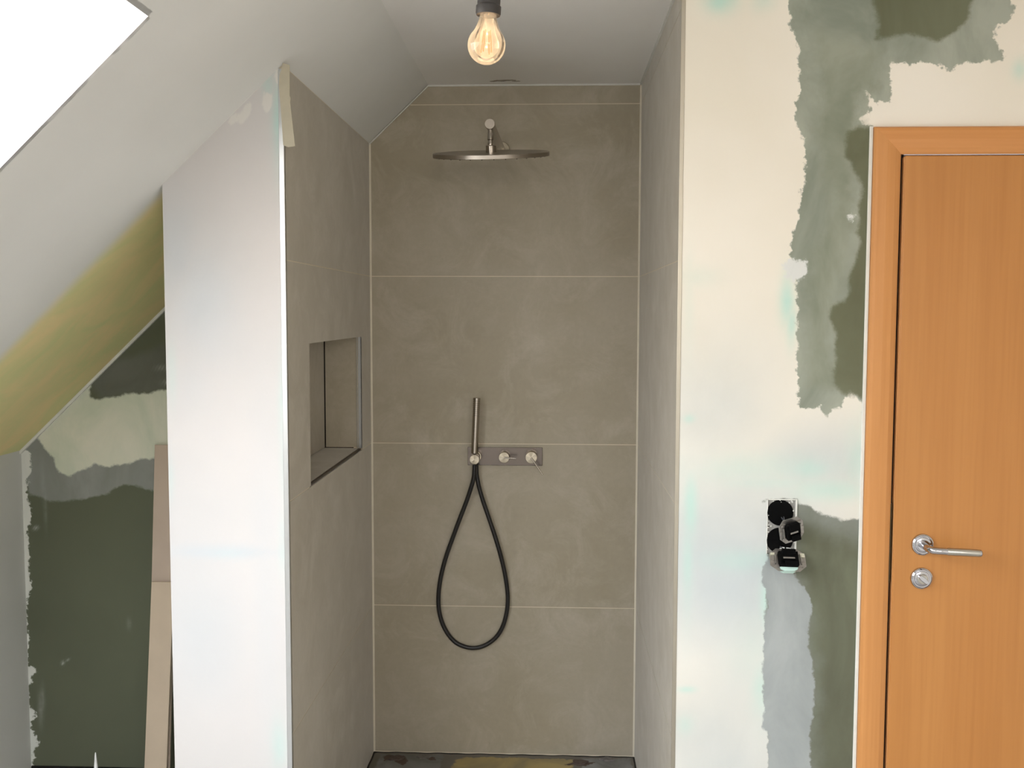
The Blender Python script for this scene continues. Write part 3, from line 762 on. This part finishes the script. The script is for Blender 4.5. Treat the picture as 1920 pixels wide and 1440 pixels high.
def smooth(P, k=6):
    out = []
    for i in range(len(P)-1):
        a, b, c_, d_ = P[max(i-1, 0)], P[i], P[i+1], P[min(i+2, len(P)-1)]
        for j_ in range(k):
            t = j_/k; out.append(.5*((2*b)+(c_-a)*t+(2*a-5*b+4*c_-d_)*t*t+(3*b-a-3*c_+d_)*t**3))
    return out+[P[-1]]
MB().tube(smooth(ctrl), .0078, 16).build('hose', M['hose'], hs, label='black flexible hose hanging in a drop-shaped loop')

# ---- masking tape left on the corner of the pier
tp = [(530,118),(543,122),(543,180),(545,183),(544,192),(553,274),(540,276),(531,272),(526,200),(523,160),(524,140),(527,132)]
m = MB(); pts = [onY(u, v, YF-.0045) for u, v in tp]
m.prism([(q[0], q[2]) for q in pts], lambda a, b, t: (a, YF-.0045+t, b), 0, .0012)
m.build('masking_tape', M['tape'], label='torn strip of masking tape peeling off the top of the shower corner', category='tape')

# ---- patchy grey filler mark on the shower ceiling
random.seed(3); m = MB()
for cx_, cy_, a_, b_ in ((-.058, -.060, .022, .010), (-.030, -.066, .024, .007), (-.085, -.052, .012, .005), (-.004, -.052, .014, .004)):
    pol = []
    for i in range(18):
        a = 2*PI*i/18; r1 = 1+.25*random.uniform(-1, 1); pol.append((cx_+a_*r1*math.cos(a), cy_+b_*r1*math.sin(a)))
    m.prism(pol, lambda a, b, t: (a, b, t), ZC-.0008, ZC+.002)
m.build('ceiling_stain', plain('grey_filler', (176, 168, 152), .9, vary=.4, scale=60), kind='structure')

# ---- electrical boxes and loose switch inserts
cx = (OX0+OX1)/2; ch = (OZ1-OZ0)
bx = thing('flush_box', 'black double flush mounting box set in the white plaster cut-out', 'wall box', (cx, YF, (OZ0+OZ1)/2))
hw_, hh_ = (OX1-OX0)/2, ch/2
m = MB()
for s in (1, -1):
    m.lathe([(.0300, -.001), (.0318, -.001), (.0318, .045), (0, .045), (0, .043), (.0300, .043), (.0300, -.001)], 32, (-.004, 0, s*.0345), R=Matrix.Rotation(-PI/2, 3, 'X'))
m.box(-hw_-.001, hw_+.001, .046, .05, -hh_-.001, hh_+.001).box(-hw_-.003, -hw_-.0005, .004, .05, -hh_, hh_).box(hw_+.0005, hw_+.003, .004, .05, -hh_, hh_).box(-hw_, hw_, .004, .05, -hh_-.003, -hh_-.0005).box(-hw_, hw_, .004, .05, hh_+.0005, hh_+.003)
m.build('box_shell', M['boxdark'], bx)
# plaster bedding around the two round openings (ring plate with holes)
m = MB(); seg = 32
for s in (1, -1):
    cxx, czz = -.004, s*.0345
    for k_ in range(seg):
        a0, a1 = 2*PI*k_/seg, 2*PI*(k_+1)/seg
        def sq(a):
            c_, s_ = math.cos(a), math.sin(a); t = 1e9
            for lim, comp in ((hw_-cxx, c_), (-hw_-cxx, c_)):
                if comp*lim > 1e-9: t = min(t, lim/comp)
            zl, zh = (0-czz, hh_-czz) if s > 0 else (-hh_-czz, 0-czz)
            for lim in (zl, zh):
                if s_*lim > 1e-9: t = min(t, lim/s_)
            return (cxx+t*c_, czz+t*s_)
        r_ = .0312
        i0 = (cxx+r_*math.cos(a0), czz+r_*math.sin(a0)); i1 = (cxx+r_*math.cos(a1), czz+r_*math.sin(a1))
        def cl(i, o_): return (i[0], i[1]) if (o_[0]-cxx)**2+(o_[1]-czz)**2 > r_**2 else o_
        o0, o1 = sq(a0), sq(a1); i0, i1 = cl(i0, o0), cl(i1, o1)
        m.add([(i0[0], .003, i0[1]), (i1[0], .003, i1[1]), (o1[0], .003, o1[1]), (o0[0], .003, o0[1])], [(0, 1, 2, 3)])
m.build('plaster_bedding', plain('grey_white_plaster', (168, 166, 160), .9, vary=.35, scale=70), bx)
m = MB().box(hw_-.003, hw_+.0005, -.003, .012, -hh_, hh_).box(-hw_-.0005, -hw_+.0015, -.001, .012, -hh_, hh_).box(-hw_, hw_, -.001, .012, hh_-.0015, hh_+.0005)
random.seed(11)
for k_ in range(46):                              # plaster crumbs along the rim and between the openings
    a = random.choice((0, 1, 1, 2, 3)); t_ = random.uniform(-1, 1); q_ = random.uniform(.0008, .0026)
    x_, z_ = ((hw_-.004+random.gauss(0, .002), t_*hh_) if a == 1 else (-hw_+.003+random.gauss(0, .001), t_*hh_) if a == 0 else (t_*hw_*.9, hh_-.004+random.gauss(0, .002)) if a == 2 else (t_*hw_*.9, random.gauss(0, .004)))
    x_ = max(-hw_+.002, min(hw_-.002, x_)); z_ = max(-hh_+.004, min(hh_-.002, z_))
    m.lathe([(0, -q_), (q_*.8, -q_*.5), (q_, 0), (q_*.7, q_*.6), (0, q_)], 6, (x_, random.uniform(-.001, .003), z_), smooth=False)
m.build('cutout_rim', M['white_caulk'], bx)
for s, a in ((1, .3), (1, 1.5), (-1, 2.2)):
    p = Vector((-.004, 0, s*.0345))
    MB().tube(smooth([p+Vector((.012*math.cos(a), .035, .012*math.sin(a))), p+Vector((.018*math.cos(a+.8), .012, .018*math.sin(a+.8))), p+Vector((.010, -.004, -.022)), p+Vector((.016, -.012, -.036))], 6), .0016, 8).build('wire', M['wire'], bx)


def insert(name, label, u, v, rot, w=.071, h=.071, dy=.030):
    q = onY(u, v, YF-dy)
    t = thing(name, label, 'switch insert', tuple(q), group='loose switch inserts hanging out of the wall box', rot=rot)
    # octagonal mounting frame with a square opening
    oc = [(.5, .22), (.30, .42), (-.30, .42), (-.5, .22), (-.5, -.22), (-.30, -.42), (.30, -.42), (.5, -.22)]
    inn = [(.27, .16), (.20, .25), (-.20, .25), (-.27, .16), (-.27, -.16), (-.20, -.25), (.20, -.25), (.27, -.16)]
    m = MB(); n_ = 8
    V_ = [(a*w, y, b*h) for y in (0, .0012) for a, b in oc]+[(a*w, y, b*h) for y in (0, .0012) for a, b in inn]
    F_ = []
    for i in range(n_):
        j_ = (i+1) % n_
        F_ += [(i, j_, 16+j_, 16+i), (8+i, 24+i, 24+j_, 8+j_), (i, 8+i, 8+j_, j_), (16+i, 16+j_, 24+j_, 24+i)]
    m.add(V_, F_)
    for sx in (-1, 1): m.box(sx*.43*w-.004, sx*.43*w+.004, -.0022, 0, -.004, .004)
    for sx in (-1, 1):
        m.box(sx*.36*w-.0012, sx*.36*w+.0012, -.006, 0, -.17*h, .17*h)
        m.box(sx*.33*w-.006, sx*.33*w+.006, -.0028, 0, .20*h, .27*h); m.box(sx*.33*w-.006, sx*.33*w+.006, -.0028, 0, -.27*h, -.20*h)
    m.build('mounting_frame', M['galv'], t)
    b = MB().box(-.27*w, .27*w, -.013, .018, -.26*h, .26*h).box(-.18*w, .20*w, -.018, -.01, .10*h, .32*h).box(-.12*w, .24*w, -.017, -.01, -.31*h, -.12*h)
    b.build('switch_body', M['boxdark'], t, bevel=.0015)
    MB().box(-.2*w, .2*w, -.014, -.0095, .03*h, .18*h).box(-.22*w, .22*w, -.013, -.0095, -.2*h, -.04*h).build('rocker_mount', M['boxdark'], t, bevel=.001)
    MB().box(-.16*w, .16*w, -.0145, -.0095, -.032*h, .022*h).build('metal_contact', M['galv'], t)
    for sx in (-1, 1):
        MB().tube([(sx*.34*w, -.003, -.004), (sx*.34*w, .016, -.006)], .0018, 8).build('claw_screw', M['galv'], t)
    return t
M['cream'] = plain('cream_plastic', (196, 194, 172), .5)
i1 = insert('switch_insert', 'upper loose switch insert, turned askew with black body', 1484, 994, (math.radians(12), math.radians(-14), math.radians(14)), .064, .075, .034)
i2 = insert('switch_insert', 'lower loose switch insert, hanging level over a mint plastic edge', 1477, 1050, (math.radians(-38), math.radians(2), math.radians(3)), .088, .070, .026)
MB().prism([(-.022, -.020), (.022, -.020), (.020, -.025), (.012, -.0295), (-.012, -.0295), (-.020, -.025)], lambda a, b, t: (a, t, b), -.004, .012).build('plastic_skirt', M['mint'], i2, label='mint plastic edge')
for b_ in ((.030, .0410, -.006, .004, .006, .016), (-.041, -.032, -.005, .001, .011, .016)):
    MB().box(*b_).build('claw', M['cream'], i2, label='cream plastic claw')
MB().box(-.014, .014, .006, .010, .030, .043).box(-.011, -.002, .004, .006, .033, .040).box(.002, .011, .004, .006, .033, .040).build('terminal_tab', M['whiteplastic'], i2)

# ---- strips leaning in the recess
def plank(name, label, cat, a, b, w, th, mat, grp=None):
    """a, b: top and bottom points of the left front edge"""
    a, b = Vector(a), Vector(b)
    m = MB(); r = Vector((w, 0, 0)); n_ = (a-b).cross(r).normalized()*th
    if n_.y < 0: n_ = -n_
    p = [b, b+r, a+r, a]; m.add([q-b for q in p]+[q+n_-b for q in p], [(0, 1, 2, 3), (7, 6, 5, 4), (0, 4, 5, 1), (1, 5, 6, 2), (2, 6, 7, 3), (3, 7, 4, 0)])
    k = dict(label=label, category=cat)
    if grp: k['group'] = grp
    o = m.build(name, mat, bevel=.001, **k); o.location = b
    return o
def ext(u0, v0, y0, u1, v1, y1):   # line through two seen points, prolonged to the floor
    A, B = Vector(onY(u0, v0, y0)), Vector(onY(u1, v1, y1)); t = (A.z-.0)/(A.z-B.z); return A, A+(B-A)*t
A, B = ext(290, 834, YG-.016, 277, 1400, YG-.105)
plank('fibreboard_strip', 'taller pinkish beige fibreboard strip leaning in the dark green recess', 'board strip', A, B, .074, .010, M['card2'], 'fibreboard strips leaning in the recess')
A, B = ext(284, 1091, YG-.073, 270.5, 1440, YG-.129)
plank('fibreboard_strip', 'shorter beige fibreboard strip in front, ending halfway up the taller one', 'board strip', A, B, .0735, .010, M['card'], 'fibreboard strips leaning in the recess')
m = MB(); A = Vector((XPL-.036, YG-.20, 0))
m.add([(0, 0, 0), (.030, 0, 0), (.030, .05, 0), (.0, .05, 0)]+[(.013, .105, 1.02), (.030, .105, 1.02), (.030, .150, 1.02), (.013, .150, 1.02)], [(3, 2, 1, 0), (4, 5, 6, 7), (0, 1, 5, 4), (1, 2, 6, 5), (2, 3, 7, 6), (3, 0, 4, 7)])
# three-sided stud: build as a thin folded profile instead of a block
m = MB()
for (x0, x1, y0_, y1_) in ((0, .0015, 0, .05), (.0015, .028, .0485, .05), (.0265, .028, 0, .0485)):
    m.add([(x0, y0_, 0), (x1, y0_, 0), (x1, y1_, 0), (x0, y1_, 0), (x0+.004, y0_+.10, 1.05), (x1+.004, y0_+.10, 1.05), (x1+.004, y1_+.10, 1.05), (x0+.004, y1_+.10, 1.05)],
          [(3, 2, 1, 0), (4, 5, 6, 7), (0, 1, 5, 4), (1, 2, 6, 5), (2, 3, 7, 6), (3, 0, 4, 7)])
o = m.build('metal_stud', plain('grey_stud_steel', (128, 120, 112), .5, .4), label='narrow grey metal stud leaning between the strips and the white pier', category='metal stud'); o.location = A+Vector((-.018, 0, 0))

# ---- sealant cartridge standing in the recess, only its nozzle reaches the frame
tip = Vector(onZ(179, 1411, .262))
ct = thing('sealant_cartridge', 'white pointed nozzle of a sealant cartridge standing before the green recess', 'sealant cartridge', (tip.x, tip.y, 0))
MB().lathe([(0, 0), (.0235, 0), (.0245, .003), (.0245, .172), (.022, .178), (.009, .182), (0, .182)], 32).build('cartridge_tube', M['whiteplastic'], ct)
MB().lathe([(.0085, .180), (.0105, .182), (.0105, .192), (.0075, .194), (.0016, .262), (0, .262)], 20).build('nozzle', M['whiteplastic'], ct)
